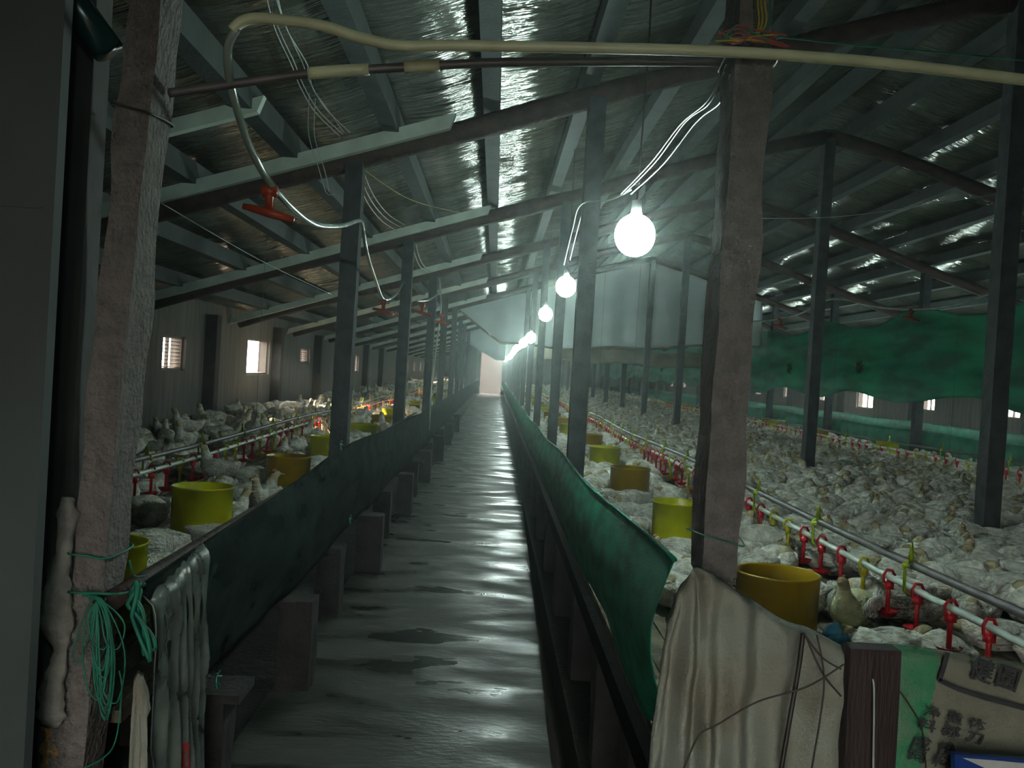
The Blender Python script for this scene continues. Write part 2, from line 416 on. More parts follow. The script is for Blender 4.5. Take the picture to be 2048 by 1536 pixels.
# ------------------------------------------------------------------ rafters, battens, purlins
for i, y in enumerate(YB[1:]):
    for s in (-1, 1):
        m = MB(); pts = []; rad = []
        n = 16
        for j in range(n + 1):
            d = 7.35 * j / n; x = 3.5 + s * d
            wob = .05 * noise.noise(Vector((x * .6, i * 7.3, s * 3))) * (1 if 0 < j < n else 0)
            bend = -.07 * math.exp(-((d - 0) / .5) ** 2)
            pts.append((x, y + wob * 1.5, roofz(x) - .085 + wob + bend)); rad.append(.078 + .016 * noise.noise(Vector((x * 2, i * 3.1, 5))))
        m.tube(pts, rad, 8)
        side = 'left' if s < 0 else 'right'
        o = m.build('log_rafter', logm, smooth=True)
        tag(o, 'dark log rafter on the %s roof slope, %s from the camera' % (side, ORD[i]), 'rafter', 'log rafters on the %s slope' % side)
    # pale batten along the lower left half of the rafter
    xe = [-.38, -.16, -.3, -.25][i] if i < 4 else -.3
    m = MB(); a = Vector((XL + .02, y - .11, roofz(XL) - .03)); c = Vector((xe, y - .11, roofz(xe) - .03))
    h = Vector((0, .032, 0)); v = Vector((.017, 0, .052))
    m.loft([[a - h - v, a + h - v, a + h + v, a - h + v], [c - h - v, c + h - v, c + h + v, c - h + v]])
    tag(m.build('roof_batten', palem), 'pale grey-green batten fixed along the %s left rafter' % ORD[i], 'batten', 'pale battens on the left rafters')
o = MB(); a = Vector((-1.9, 5.2, roofz(-1.9) + 0)); c = Vector((-1.35, 5.2, roofz(-1.35) + 0)); h = Vector((0, .03, 0)); v = Vector((.016, 0, .045))
o.loft([[a - h - v, a + h - v, a + h + v, a - h + v], [c - h - v, c + h - v, c + h + v, c - h + v]])
tag(o.build('roof_batten', palem), 'short pale batten stub above the first left rafter', 'batten')
cnt = {1: 0, -1: 0}
for x in PX:
    s = 1 if x > 3.5 else -1
    k = cnt[s]; cnt[s] += 1
    m = MB(); z = roofz(x)
    y = Y0
    m.box((x - .055, Y0, z + .0), (x + .055, Y1, z + .14))
    o = m.build('roof_purlin', purlm)
    tag(o, '%s long grey purlin down the %s roof slope from the ridge' % (ORD[k], 'right' if s > 0 else 'left'), 'purlin', 'purlins of the %s slope' % ('right' if s > 0 else 'left'))

# ------------------------------------------------------------------ hanging bulbs
def bulb(i, x, y, z):
    L_ = '%s glowing white bulb from the camera, hanging over the right net' % ORD[i] if i else 'largest glowing white bulb, nearest of the row over the right net'
    t = empty('hanging_bulb', (x, y, z), L_, 'lamp', 'lit bulbs along the aisle')
    MB().sphere((0, 0, 0), .088, 20, 14, (1, 1, 1.05)).build('bulb', bulbm, t, True)
    m = MB(); m.lathe([(.001, .155), (.02, .15), (.024, .10), (.032, .08), (.001, .075)], n=14); m.build('socket', socketm, t, True)
    m = MB(); hgt = roofz(x) - z + .10; m.tube([(0, 0, .15), (.01, .005, .15 + (hgt - .15) * .5), (0, 0, hgt)], .004, 6); m.build('cord', wirem, t)
    return t
LAMPS = [(.57, 4.12, .62), (.574, 8.3, .765), (.60, 12.1, .75), (.57, 16.0, .58)] + [(.56, 19.9 + 3.9 * k, .60 + .05 * math.sin(k)) for k in range(10)]
for i, (x, y, z) in enumerate(LAMPS): bulb(i, x, y, E + z)
for k in range(9):
    y = 8.4 + 3.85 * k; t = empty('hanging_bulb', (7.2, y, E + .52), '%s lit bulb over the second aisle, behind the green curtain' % ORD[k], 'lamp', 'lit bulbs over the second aisle')
    MB().sphere((0, 0, 0), .078, 16, 10).build('bulb', bulbm, t, True); MB().tube([(0, 0, .07), (0, 0, roofz(7.2) + .10 - E - .52)], .004, 6).build('cord', wirem, t)
# the row goes on over the entrance, just behind the camera
t = empty('hanging_bulb', (.25, -.9, E + .95), 'lit bulb over the entrance behind the camera', 'lamp')
MB().sphere((0, 0, 0), .056, 16, 10).build('bulb', bulbm, t, True)
MB().tube([(0, 0, .05), (0, 0, .85)], .004, 6).build('cord', wirem, t)

# ------------------------------------------------------------------ drinker lines
cup_me = {}
for key, mt in (('red', redp), ('yellow', yelp)):
    m = MB()
    m.tube([(0, 0, 0), (0, 0, -.145)], .0095, 8)                 # stem
    m.tube([(.022, 0, .006), (.012, 0, .026), (-.012, 0, .028), (-.024, 0, .006), (-.022, 0, -.02), (0, 0, -.03)], .0065, 6)   # saddle clip round the pipe
    m.box((-.016, -.013, -.05), (.016, .013, -.02))
    m.lathe([(.012, -.164), (.030, -.160), (.046, -.140), (.048, -.138), (.034, -.150), (.008, -.154)], n=16)
    cup_me[key] = m.mesh('drip_cup', mt, True)
m = MB(); m.tube([(0, 0, -.035), (-.02, 0, -.015), (-.022, 0, .06), (-.03, 0, .085), (0, 0, .112), (.028, 0, .09), (.024, 0, .07)], .007, 6); m.loft([[(-.012, -.008, .10), (.012, -.008, .10), (.012, .008, .10), (-.012, .008, .10)], [(-.002, -.002, .175), (.002, -.002, .175), (.002, .002, .175), (-.002, .002, .175)]])
m.box((-.03, -.012, .075), (.03, .012, .09))
clip_me = m.mesh('clip', limep, True)
pat = 'RRRRYRRRYYRRYRYRRRYRRYRR'
def drinker_line(x, z, ya, label, near=True, nmax=100, step=.262, amp=.015, sgn=1, y_first=3.08, wires=True):
    t = empty('drinker_line', (x, ya, z), label, 'drinker line')
    ln = 60 - ya
    def off(y): return Vector((amp * math.sin(y * .55 + x), y, amp * math.sin(y * .83 + 2 * x)))
    ys = [ln * k / 120 for k in range(121)]
    MB().tube([off(y) for y in ys], .0135, 10).build('water_pipe', pvcw, t, True)
    MB().tube([off(y) + Vector((.006 * sgn, 0, .088)) for y in ys], .0165 if near else .014, 10).build('support_pipe', galv, t, True)
    y = y_first - ya; k = 0; far = []
    while y < ln:
        red = pat[k % len(pat)] == 'R'
        if k < nmax:
            o = bpy.data.objects.new('drip_cup', cup_me['red' if red else 'yellow']); COL.objects.link(o); o.parent = t; o.location = off(y); o.rotation_euler = (0, 0, random.uniform(-.3, .3))
            if not red: o['label'] = 'yellow drip cup'
        else: far.append((off(y), red))
        y += step; k += 1
    if far:
        m = MB()
        for p, red in far:
            m.cur = 0 if red else 1
            m.tube([p, p + Vector((0, 0, -.115))], .011, 5); m.lathe([(.01, -.13), (.045, -.108)], p, 8)
        tag(m.build('drip_cups_far', [redp, yelp], t), kind='stuff'); bpy.context.view_layer.update()
    y = 3.68 - ya; k = 0
    while y < ln and k < 40:
        if y > 0:
            o = bpy.data.objects.new('clip', clip_me); COL.objects.link(o); o.parent = t; o.location = off(y); k += 1
        y += 1.05 if near else 1.5
    if wires:
        y = 5.0; k = 0
        while y < ln and k < 18:
            q = off(y) + Vector((0, 0, .1)); wx = 0
            m = MB(); m.tube([q, (q.x, q.y, roofz(x) - z - .02)], .0015, 4); m.build('hanging_wire', wirem, t); y += BAY if near else BAY * 1.0; k += 1
    return t
drinker_line(1.66, E - .735, 2.5, 'white drinker pipe with red and yellow cups on the right platform, nearest line')
drinker_line(-2.06, E - .73, 3.3, 'white drinker pipe with red and yellow cups on the left platform', y_first=5.35)
drinker_line(5.35, E - .72, 6.0, 'middle drinker pipe in front of the second aisle, red and yellow cups', near=False, nmax=90, y_first=9.5)
drinker_line(9.05, E - .72, 9.0, 'farthest drinker pipe beside the right wall', near=False, nmax=60, y_first=13, step=.35)

# ------------------------------------------------------------------ feeders
def feeder_parts():
    out = {}
    for key, mt in (('lit_yellow', feed_lit), ('dim', feed_dim)):  # one yellow plastic in two tones, the light painted into each
        m = MB(); m.lathe([(.150, .02), (.153, .15), (.155, .290), (.160, .293), (.161, .299), (.156, .303), (.150, .299), (.148, .15), (.145, .02), (.150, .02)], n=40)
        a = m.mesh('hopper', mt, True)
        m = MB(); m.lathe([(.001, .006), (.165, .006), (.176, .016), (.179, .046), (.174, .047), (.170, .022), (.15, .014), (.001, .014)], n=40)
        c = m.mesh('tray', mt, True)
        out[key] = (a, c)
    m = MB(); m.lathe([(.001, .125), (.10, .115), (.144, .10), (.142, .02), (.001, .02)], n=30); g = m.mesh('feed', feedfill, True)
    return out, g
FP, FG = feeder_parts()
FEED = []
def feeder(x, y, key, label, group=None):
    t = empty('feeder', (x, y, PZ), label, 'feeder', group, random.uniform(0, 6))
    for nm, me in (('hopper', FP[key][0]), ('tray', FP[key][1]), ('feed', FG)):
        o = bpy.data.objects.new(nm, me); COL.objects.link(o); o.parent = t
    FEED.append((x, y)); return t
rf = [(1.12, 3.58, 'dim', 'large amber feeder bucket beside the grey sack and near right post'), (1.12, 5.5, 'lit_yellow', 'bright yellow feeder just left of the near right post'),
      (1.11, 7.45, 'dim', 'amber feeder in the right pen, between two bright yellow ones'), (1.15, 9.5, 'lit_yellow', 'bright yellow feeder behind the amber one in the right pen')]
for k, a in enumerate(rf): feeder(*a)
for k in range(12):
    feeder(1.14 + random.uniform(-.05, .05), 11.4 + k * 1.95, 'lit_yellow' if k % 3 == 1 else 'dim', '%s feeder of the row on the right platform, counted from the camera' % ORD[4 + k], 'feeders in the right pen')
lf = [(-1.37, 3.43, 'lit_yellow', 'yellow feeder mostly hidden behind the near left post'), (-1.49, 5.0, 'lit_yellow', 'large yellow feeder bucket beside the near left post'),
      (-1.43, 6.8, 'dim', 'dim yellow feeder behind the large one in the left pen'), (-1.5, 8.75, 'lit_yellow', 'yellow feeder just left of the second left post')]
for a in lf: feeder(*a)
for k in range(10):
    feeder(-1.5 + random.uniform(-.06, .06), 10.8 + k * 2.0, 'dim' if k % 2 else 'lit_yellow', '%s feeder of the row on the left platform, counted from the camera' % ORD[4 + k], 'feeders in the left pen')
for k in range(12):
    feeder(5.8, 10.9 + k * 2.9, 'dim' if k % 2 == 0 else 'lit_yellow', '%s feeder along the green net of the second aisle' % ORD[k], 'feeders near the second aisle')
for k in range(10):
    feeder(8.7, 15.5 + k * 2.9, 'lit_yellow', '%s feeder in the farthest pen by the right wall' % ORD[k], 'feeders in the farthest pen')

# ------------------------------------------------------------------ nets
def net(name, x, ya, yb, top, bot, mt, label, out=1, nu=160, nv=14, fold=.02, bulge=.03):
    m = MB()
    def fn(u, v):
        y = ya + (yb - ya) * u ** 1.6
        zt, zb = top(y), bot(y)
        z = zt + (zb - zt) * v
        xx = x + out * (bulge * math.sin(math.pi * v) + fold * noise.noise(Vector((y * 2.5, v * 2, x))) * (0.3 + v))
        return (xx, y, E + z)
    m.grid(fn, nu, nv); m.tube([(x, ya + (yb - ya) * (k / 60) ** 1.6, E + top(ya + (yb - ya) * (k / 60) ** 1.6)) for k in range(61)], .006, 6)
    return tag(solid(m.build(name, mt, smooth=True), .002), label, 'net')
sag = lambda y, a=.03: a * math.sin((y - 2.5) / BAY * math.pi) ** 2
def rtop(y): return -.44 - .065 * min(1, (y - 2.2) / 3) - .06 * min(1, max(0, (y - 5) / 6)) - sag(y)
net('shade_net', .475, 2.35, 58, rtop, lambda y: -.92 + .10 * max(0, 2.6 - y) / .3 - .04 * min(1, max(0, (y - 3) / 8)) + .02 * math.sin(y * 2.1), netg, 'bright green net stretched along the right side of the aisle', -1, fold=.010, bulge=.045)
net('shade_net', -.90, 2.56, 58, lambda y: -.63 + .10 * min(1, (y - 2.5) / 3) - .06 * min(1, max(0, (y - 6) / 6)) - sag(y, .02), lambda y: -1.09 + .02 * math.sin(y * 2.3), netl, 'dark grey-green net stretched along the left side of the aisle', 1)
net('shade_net', 6.53, 6, 58, lambda y: -.52 - sag(y), lambda y: -.93, netgf, 'pale green net along the near side of the second aisle', -1, 100, 4)
net('shade_net', 7.98, 8, 58, lambda y: -.48 - sag(y), lambda y: -.93, netgf, 'pale green net along the far side of the second aisle', -1, 100, 4)
# bamboo top rail of the left net
tag(MB().tube([(-.955, 2.42, E - .655), (-.96, 2.7, E - .66), (-.965, 12, E - .62)], .028, 10).build('fence_pole', logm, smooth=True), 'dark pole end sticking out beside the near left post', 'pole')

# ------------------------------------------------------------------ curtains and sheets
m = MB()
def cfn(u, v):
    y = 8.2 + 48 * u ** 1.5
    ph = (y - 10.35) / BAY
    top = 1.20 + .10 * math.cos(2 * math.pi * ph) + .03 * noise.noise(Vector((y, 3, 0)))
    bot = -.06 + .07 * math.cos(2 * math.pi * (ph + .37)) + .05 * noise.noise(Vector((y * .7, 7, 0)))
    z = top + (bot - top) * v
    tie = math.exp(-((ph % 1 - .5) / .09) ** 2) * math.exp(-((v - .56) / .12) ** 2)
    x = 6.27 + .07 * noise.noise(Vector((y * .7, z * 5, 1))) + .02 * noise.noise(Vector((y * 1.2, z * 11, 5))) + .012 * math.sin(v * math.pi * 5 + .6 * math.sin(y)) + .07 * tie
    return (x, y, E + z)
m.grid(cfn, 300, 34)
cur = tag(solid(m.build('tarp_curtain', tarpg, smooth=True), .004), 'long sagging dark green tarp curtain hung across the right side', 'curtain')
for k in range(1, 8):
    y = 10.35 + BAY * (k + .5); mm = MB(); c = Vector((6.22, y, E + .42))
    for q in range(9):
        a = q * .7; mm.tube([c, c + Vector((-.02, math.cos(a) * .09, math.sin(a) * .07)), c + Vector((-.01, math.cos(a) * random.uniform(.14, .26), math.sin(a) * random.uniform(.09, .16)))], [.04, .022, .005], 5)
    mm.build('knot', tarpd, cur)
def sheet(name, y, xa, xb, bot, mt, label, amp=.05):
    m = MB()
    def fn(u, v):
        x = xa + (xb - xa) * u; zt = roofz(x) - .03; zb = E + bot(x)
        zb = min(zb, zt - .01)
        return (x, y + amp * math.sin(x * 9) * (.3 + v) + .06 * noise.noise(Vector((x * 1.5, v * 3, y))), zt + (zb - zt) * v)
    m.grid(fn, 90, 14)
    return tag(solid(m.build(name, mt, smooth=True), .003), label, 'sheet')
def b1(x): return .62 + (.9 * ((.1 - x) / 1.2) if x < .1 else 0) + (.09 * max(0, x - 2.0) * .9) + .03 * math.sin(x * 3)
sheet('plastic_sheet', 22.3, -1.05, 6.2, b1, sheetw, 'milky white plastic sheet hanging under the roof behind the bulbs')
m = MB(); m.tube([(x, 22.24, E + b1(x)) for x in [-.95 + 7.1 * k / 60 for k in range(61)]], .025, 6)
tag(m.build('sheet_rope', tarpb, smooth=True), 'tan rope edging the bottom of the milky plastic sheet', 'rope')
m = MB(); m.grid(lambda u, v: (1.0 + 5.2 * u, 24.5 + .05 * math.sin(u * 40), E + .72 - .38 * v + .03 * math.sin(u * 18)), 60, 6)
tag(solid(m.build('tarp_strip', tarpb, smooth=True), .003), 'beige tarp strip hanging just below the milky plastic sheet', 'tarp')
sheet('plastic_sheet', 34.0, -1.8, .35, lambda x: .35 - .9 * min(0, x + .0) * .6, sheetw, 'farther milky plastic sheet left of the bright bulb cluster', .03)

# ------------------------------------------------------------------ chickens
def hen_mesh(kind, seg=12, lean=1):
    """kind: 0 lying head up, 1 lying head tucked, 2 standing head up, 3 pecking"""
    if kind == 0: sp = [(-.165, .135, .006, .01), (-.14, .135, .035, .02), (-.105, .115, .058, .045), (-.05, .10, .080, .072), (.01, .092, .088, .084), (.06, .10, .078, .080), (.098, .125, .052, .058), (.115, .16, .034, .036), (.122, .195, .026, .027), (.132, .218, .025, .024), (.150, .226, .019, .018), (.163, .224, .007, .007)]
    elif kind == 1: sp = [(-.16, .12, .006, .01), (-.13, .115, .04, .025), (-.095, .10, .062, .05), (-.045, .092, .084, .075), (.01, .088, .092, .084), (.06, .09, .085, .080), (.10, .10, .06, .062), (.125, .115, .042, .042), (.148, .118, .032, .032), (.168, .112, .026, .026), (.185, .10, .015, .016), (.193, .093, .006, .006)]
    elif kind == 2: sp = [(-.17, .235, .006, .01), (-.145, .225, .035, .02), (-.105, .195, .055, .045), (-.05, .17, .076, .070), (.01, .165, .084, .082), (.06, .18, .072, .076), (.095, .21, .048, .052), (.11, .25, .032, .034), (.118, .29, .026, .026), (.13, .315, .025, .024), (.148, .322, .019, .018), (.162, .32, .007, .007)]
    else: sp = [(-.165, .215, .006, .01), (-.14, .21, .035, .02), (-.105, .19, .055, .045), (-.05, .175, .076, .070), (.01, .165, .084, .080), (.06, .155, .074, .074), (.10, .14, .050, .052), (.135, .115, .033, .033), (.165, .085, .026, .026), (.185, .062, .025, .024), (.197, .045, .018, .018), (.203, .035, .006, .006)]
    if kind == 4: sp = [(-.15, .10, .006, .01), (-.125, .105, .045, .03), (-.09, .10, .072, .06), (-.04, .10, .092, .084), (.01, .10, .098, .094), (.055, .105, .092, .088), (.09, .115, .07, .068), (.105, .14, .045, .045), (.10, .165, .034, .03), (.085, .182, .028, .024), (.066, .184, .016, .014), (.055, .182, .006, .006)]
    rings = []
    for i, (y, z, w, h) in enumerate(sp):
        a = sp[max(i - 1, 0)]; c = sp[min(i + 1, len(sp) - 1)]
        t = Vector((0, c[0] - a[0], c[1] - a[1])).normalized(); nn = Vector((0, -t.z, t.y))
        r = []
        for j in range(seg):
            q = 2 * math.pi * j / seg
            e = 1 + .16 * noise.noise(Vector((math.cos(q) * 2.2 + kind * 5, y * 26, math.sin(q) * 2.2)))
            r.append(Vector((w * math.cos(q) * e, y, z)) + nn * (h * math.sin(q) * e))
        rings.append(r)
    m = MB(); m.loft(rings)
    for i in range(seg * 8, seg * 11): m.mi[i] = 1
    return m, sp
def wing_mesh(s, dz=0):
    m = MB(); rings = []
    for i, (y, z, h, th) in enumerate([(.075, .11, .018, .008), (.05, .115, .042, .016), (0, .112, .052, .02), (-.06, .118, .045, .018), (-.11, .128, .028, .012), (-.155, .14, .006, .004)]):
        x = s * (.068 + (.014 if 1 <= i <= 3 else 0) - (.03 if i > 3 else 0) - (.02 if i == 5 else 0))
        rings.append([Vector((x + th * math.cos(q), y, z + dz + h * math.sin(q))) for q in [2 * math.pi * j / 8 for j in range(8)]])
    m.loft(rings); return m
HEN = {}
for k in range(5):
    m, sp = hen_mesh(k, 14); dz = .072 if k in (2, 3) else 0
    hd = Vector((0, sp[-1][0], sp[-1][1])); h2 = Vector((0, sp[-3][0], sp[-3][1] + sp[-3][3]))
    dirv = (hd - Vector((0, sp[-3][0], sp[-3][1]))).normalized()
    bk = MB(); bk.tube([hd - dirv * .004, hd + dirv * .022 + Vector((0, 0, -.004))], [.007, .0015], 6)
    cb = MB(); nrm = Vector((0, -dirv.z, dirv.y)); base = h2 - Vector((0, .004, 0))
    cb.loft([[base + Vector((s * .003, 0, 0)) + dirv * d + nrm * (hh - .006) for s, d, hh in ((-1, -.016, 0), (1, -.016, 0), (1, .014, 0), (-1, .014, 0))],
             [base + Vector((s * .002, 0, 0)) + dirv * d + nrm * hh for s, d, hh in ((-1, -.014, .010), (1, -.014, .010), (1, .010, .008), (-1, .010, .008))]])
    lg = MB()
    if k in (2, 3):
        for s in (-1, 1):
            lg.tube([(s * .035, .0, .12), (s * .038, -.012, .06), (s * .038, .0, .012)], [.014, .007, .006], 6)
            for a in (-.5, 0, .5): lg.tube([(s * .038, 0, .008), (s * .038 + .035 * math.sin(a), .035 * math.cos(a), .005)], .004, 4)
            lg.tube([(s * .038, 0, .008), (s * .038, -.018, .005)], .004, 4)
    HEN[k] = dict(body=m.mesh('chicken_body', [henm, headm]), beak=bk.mesh('beak', beakm), comb=cb.mesh('comb', combm), wl=wing_mesh(-1, dz).mesh('wing', wingm), wr=wing_mesh(1, dz).mesh('wing', wingm), legs=lg.mesh('legs', legm) if k in (2, 3) else None)
protos = {}
def make_hen(k):
    t = bpy.data.objects.new('broiler_chicken', HEN[k]['body']); COL.objects.link(t)
    for nm, key in (('beak', 'beak'), ('comb', 'comb' if k not in (1, 4) else 'none'), ('wing', 'wl'), ('wing', 'wr'), ('legs', 'legs')):
        if HEN[k].get(key) is None: continue
        o = bpy.data.objects.new(nm, HEN[k][key]); COL.objects.link(o); o.parent = t
    return t
def make_simple(k):
    t = bpy.data.objects.new('broiler_chicken', HEN[k]['body']); COL.objects.link(t); return t
def proj(x, y, z):
    d = Vector((x, y, z)) - Vector((0, 0, E)); w = d.dot(F)
    return 1024 + d.dot(R_) / w * FPX, 768 - d.dot(U_) / w * FPX
# special chickens
special = [
 (at(1712, 1262, 3.95), 2.4, 0, 1.0, 'yellowish chicken sitting at the fence corner beside the blue rag'),
 (at(1790, 1245, 4.15), 1.3, 1, 1.15, 'white chicken nestled right behind the yellow-headed one at the fence'),
 (at(1528, 1085, 5.35), .4, 1, 1.25, 'plump white chicken above the amber feeder beside the near post'),
 (at(1270, 1003, 6.9), 2.2, 1, 1.1, 'white chicken resting against the amber feeder beside the net'),
 (at(1352, 1110, 5.0), 1.2, 1, 1.0, 'white chicken pressed to the green net below the yellow feeder'),
 (at(300, 1075, 4.25), 1.9, 1, 1.15, 'white chicken lying between the two nearest left feeders'),
 (at(322, 1120, 3.95), 2.6, 1, .9, 'white chicken just above the torn plastic on the left net'),
 (at(500, 985, 6.0), -1.3, 0, 1.15, 'white chicken right of the large left feeder'),
 (at(510, 930, 6.9), -1.9, 0, 1.15, 'chicken reaching up beside the red left cups'),
 (at(440, 935, 6.7), 1.2, 2, 1.05, 'chicken standing behind the large left feeder with raised head'),
 (at(300, 1010, 5.3), 1.0, 1, 1.1, 'shaded chicken left of the large left feeder'),
 (at(385, 872, 9.6), 1.4, 1, 1.15, 'chicken lying behind the left drinker pipe near the wall'),
 (at(640, 905, 8.2), 1.3, 1, 1.0, 'chicken behind the rim of the yellow-brown left feeder'),
 (at(540, 838, 13.0), 1.2, 1, 1.2, 'sunlit chicken near the brightest left window'),
 (at(640, 828, 12.6), .8, 2, 1.1, 'sunlit chicken standing just left of the second left post'),
]
def onplat(u, v):
    Y = (E - PZ - .08) * FPX / (-(u - VPX) * sr + (v - VPY) * cr); return at(u, v, Y)
for u, v, rz, k, lab in ((1800, 1292, 2.0, 1, 'white chicken under the red cups just behind the brown timber post'), (1895, 1305, .4, 4, 'white chicken under the two nearest red cups'),
      (2012, 1272, 1.1, 1, 'white chicken at the right edge below the drinker pipe'), (1700, 1190, 2.8, 4, 'shaded white chicken right of the large amber feeder'),
      (1745, 1300, 1.2, 4, 'white chicken pressed against the top of the brown timber post'), (1965, 1225, 2.4, 4, 'white chicken behind the nearest red cup'), (1840, 1215, 1.0, 4, 'white chicken behind the second and third red cups')):
    special.append((onplat(u, v), rz, k, .92, lab))
placed = []
for p, rz, k, s, lab in special:
    o = make_hen(k); o.location = (p.x, p.y, PZ); o.rotation_euler = (0, 0, rz); o.scale = (s, s, s * (.8 if s == .92 else 1))
    tag(o, lab, 'chicken'); placed.append((p.x, p.y))
    if 'yellow' in lab[:6]:
        o.data = o.data.copy(); o.data.materials[0] = yhead
post_xy = [(rx, y) for rx, _, ys, _ in rows for y in ys]
def blocked(x, y, r=.24):
    if any(abs(x - a) < .34 and abs(y - c) < .34 and math.hypot(x - a, y - c) < .33 for a, c in FEED): return True
    if any(abs(x - a) < .18 and abs(y - c) < .20 for a, c in post_xy): return True
    if y < 9 and (abs(x - 1.66) < .125 or abs(x + 2.06) < .12): return True
    return any(abs(x - a) < r and abs(y - c) < r and math.hypot(x - a, y - c) < r for a, c in placed)
cand = []
def scatter(xa, xb, ya, yb, dx, dy, keep, zone):
    y = ya; row = 0
    while y < yb:
        g = 1 + max(0, y - 16) * .03
        x = xa + (row % 2) * dx * .5
        while x < xb:
            px, py = x + random.uniform(-.07, .07) * g, y + random.uniform(-.07, .07) * g
            if xa < px < xb and random.random() < keep and not blocked(px, py):
                u, v = proj(px, py, PZ + .15)
                if -60 < u < 2110 and v < 1500 and py > 2.7: cand.append((py, px, zone))
            x += dx * g
        y += dy * g; row += 1
scatter(.70, 6.38, 2.8, 58, .225, .195, .98, 'R')
scatter(-3.8, -1.08, 3.0, 58, .29, .25, .72, 'L')
scatter(8.1, 10.8, 10, 58, .30, .26, .9, 'F')
cand.sort()
def hidden(x, y):
    u, v = proj(x, y, PZ + .15)
    if y > 2.7 and 1395 < u < 1500: return True            # behind the near right post
    if u < 262: return True
    if 1300 < u < 1700 and v > 1150 + max(0, u - 1385) * .55: return True
    if x < 0 and y < 5 and v > 1160 - .75 * (u - 270) + 60: return True
    return False
kinds = [0, 0, 1, 1, 1, 0, 2, 3]
n_ind = 0; rest = []
for (y, x, zone) in cand:
    if n_ind >= 284 or hidden(x, y) or zone == 'F' or (zone == 'R' and y > 15):
        if not (y < 5 and hidden(x, y)): rest.append((x, y, zone))
        continue
    k = random.choice([1, 4, 1, 4, 1, 4, 1, 4, 1, 0])
    if x < 0: k = random.choice([0, 1, 4, 2, 3, 1, 4, 1])
    o = make_hen(k) if n_ind < 150 else make_simple(k)
    s = random.uniform(.9, 1.08)
    o.location = (x, y, PZ); o.rotation_euler = (0, 0, random.uniform(0, 6.28)); o.scale = (s, s, s * random.uniform(.78, .98))
    if zone == 'L': lab, grp = 'white broiler chicken scattered on the left platform behind the grey net', 'chickens in the left pen'
    elif x < 1.66: lab, grp = 'white broiler chicken between the right net and the drinker pipe', 'chickens between net and drinker pipe'
    else: lab, grp = 'white broiler chicken in the dense flock right of the nearest drinker pipe', 'chickens of the dense right flock'
    tag(o, lab, 'chicken', grp); n_ind += 1
# the rest of the flock, nobody could count it
lo = {}
for k in range(5):
    for q, seg in ((0, 8), (1, 5)):
        m, _ = hen_mesh(k, seg)
        v = np.array(m.v, dtype=np.float32)
        if q == 1:
            pass
        lo[(k, q)] = (v, list(m.f), list(m.mi))
V = []; FS = []; off = 0; MI = []
for (x, y, zone) in rest:
    k = random.choice([1, 4, 1, 4, 4, 1, 1, 4, 0, 1] if zone != 'L' else [0, 1, 4, 1, 4, 2, 3]); q = 0 if y < 20 else 1
    v, fs, mi_ = lo[(k, q)]; MI += mi_; a = random.uniform(0, 6.28); s = random.uniform(.95, 1.2) * (1 + max(0, y - 16) * .012)
    c_, s_ = math.cos(a), math.sin(a)
    w = np.empty_like(v); w[:, 0] = (v[:, 0] * c_ - v[:, 1] * s_) * s + x; w[:, 1] = (v[:, 0] * s_ + v[:, 1] * c_) * s + y; w[:, 2] = v[:, 2] * s + PZ
    V.append(w); FS += [tuple(i + off for i in f) for f in fs]; off += len(v)
me = bpy.data.meshes.new('flock'); me.from_pydata(np.concatenate(V).tolist(), [], FS); me.materials.append(henm); me.materials.append(headm); me.polygons.foreach_set('material_index', MI)
me.polygons.foreach_set('use_smooth', [True] * len(me.polygons)); me.update()
o = bpy.data.objects.new('chicken_flock', me); COL.objects.link(o)
tag(o, 'distant crowded flock of white chickens receding on both platforms', 'chickens', kind='stuff')
print('individual chickens', n_ind + len(special), 'rest', len(rest))

# ------------------------------------------------------------------ pipes and hoses overhead
Yn = 2.40
t = tag(MB().tube(px_path([(470, 68, Yn), (490, 50, Yn), (530, 44, Yn), (640, 56, Yn), (720, 80, Yn), (800, 96, Yn), (900, 95, Yn), (1100, 97, Yn), (1300, 100, Yn), (1450, 104, Yn), (1600, 112, Yn), (1800, 128, Yn), (2100, 162, Yn)]), .0145, 10).build('water_pipe', pvc, smooth=True),
        'cream plastic pipe crossing the whole top of the view', 'pipe')
t = empty('spray_hose', at(480, 65, Yn), 'clear looping hose with orange foggers on the left, tied to the cream pipe', 'hose')
b0 = at(480, 65, Yn)
hp = px_path([(480, 62, Yn), (462, 100, 2.42), (464, 160, 2.5), (478, 220, 2.6), (505, 300, 2.8), (548, 375, 3.0), (600, 430, 3.4), (640, 452, 3.8), (690, 452, 4.6), (722, 443, 5.2), (728, 465, 5.6), (736, 510, 6.0), (752, 560, 7.0), (768, 598, 8.2), (790, 592, 9), (808, 565, 10.2)], 8)
MB().tube([p - b0 for p in hp], [max(.0115, .0115 + i * 0) for i in range(len(hp))], 8).build('tubing', hosem, t, True)
def fogger(c, s, parent, b):
    c = c - b; m = MB()
    m.tube([c + Vector((0, 0, .02)) * s, c + Vector((0, 0, -.05)) * s], .012 * s, 8)
    m.tube([c + Vector((-.07, 0, -.045)) * s, c + Vector((0, 0, -.058)) * s, c + Vector((.07, 0, -.075)) * s], [.008 * s, .014 * s, .009 * s], 8)
    m.tube([c + Vector((-.02, 0, .0)) * s, c + Vector((.02, 0, 0)) * s], .016 * s, 8)
    m.build('fogger', orap, parent, True)
fogger(at(543, 385, 3.0), 1.15, t, b0); fogger(at(768, 605, 8.2), 1.3, t, b0)
t2 = empty('spray_hose', at(880, 560, 13.5), 'thin pale hose hanging down beside the far left posts, with small foggers', 'hose'); b2 = at(880, 560, 13.5)
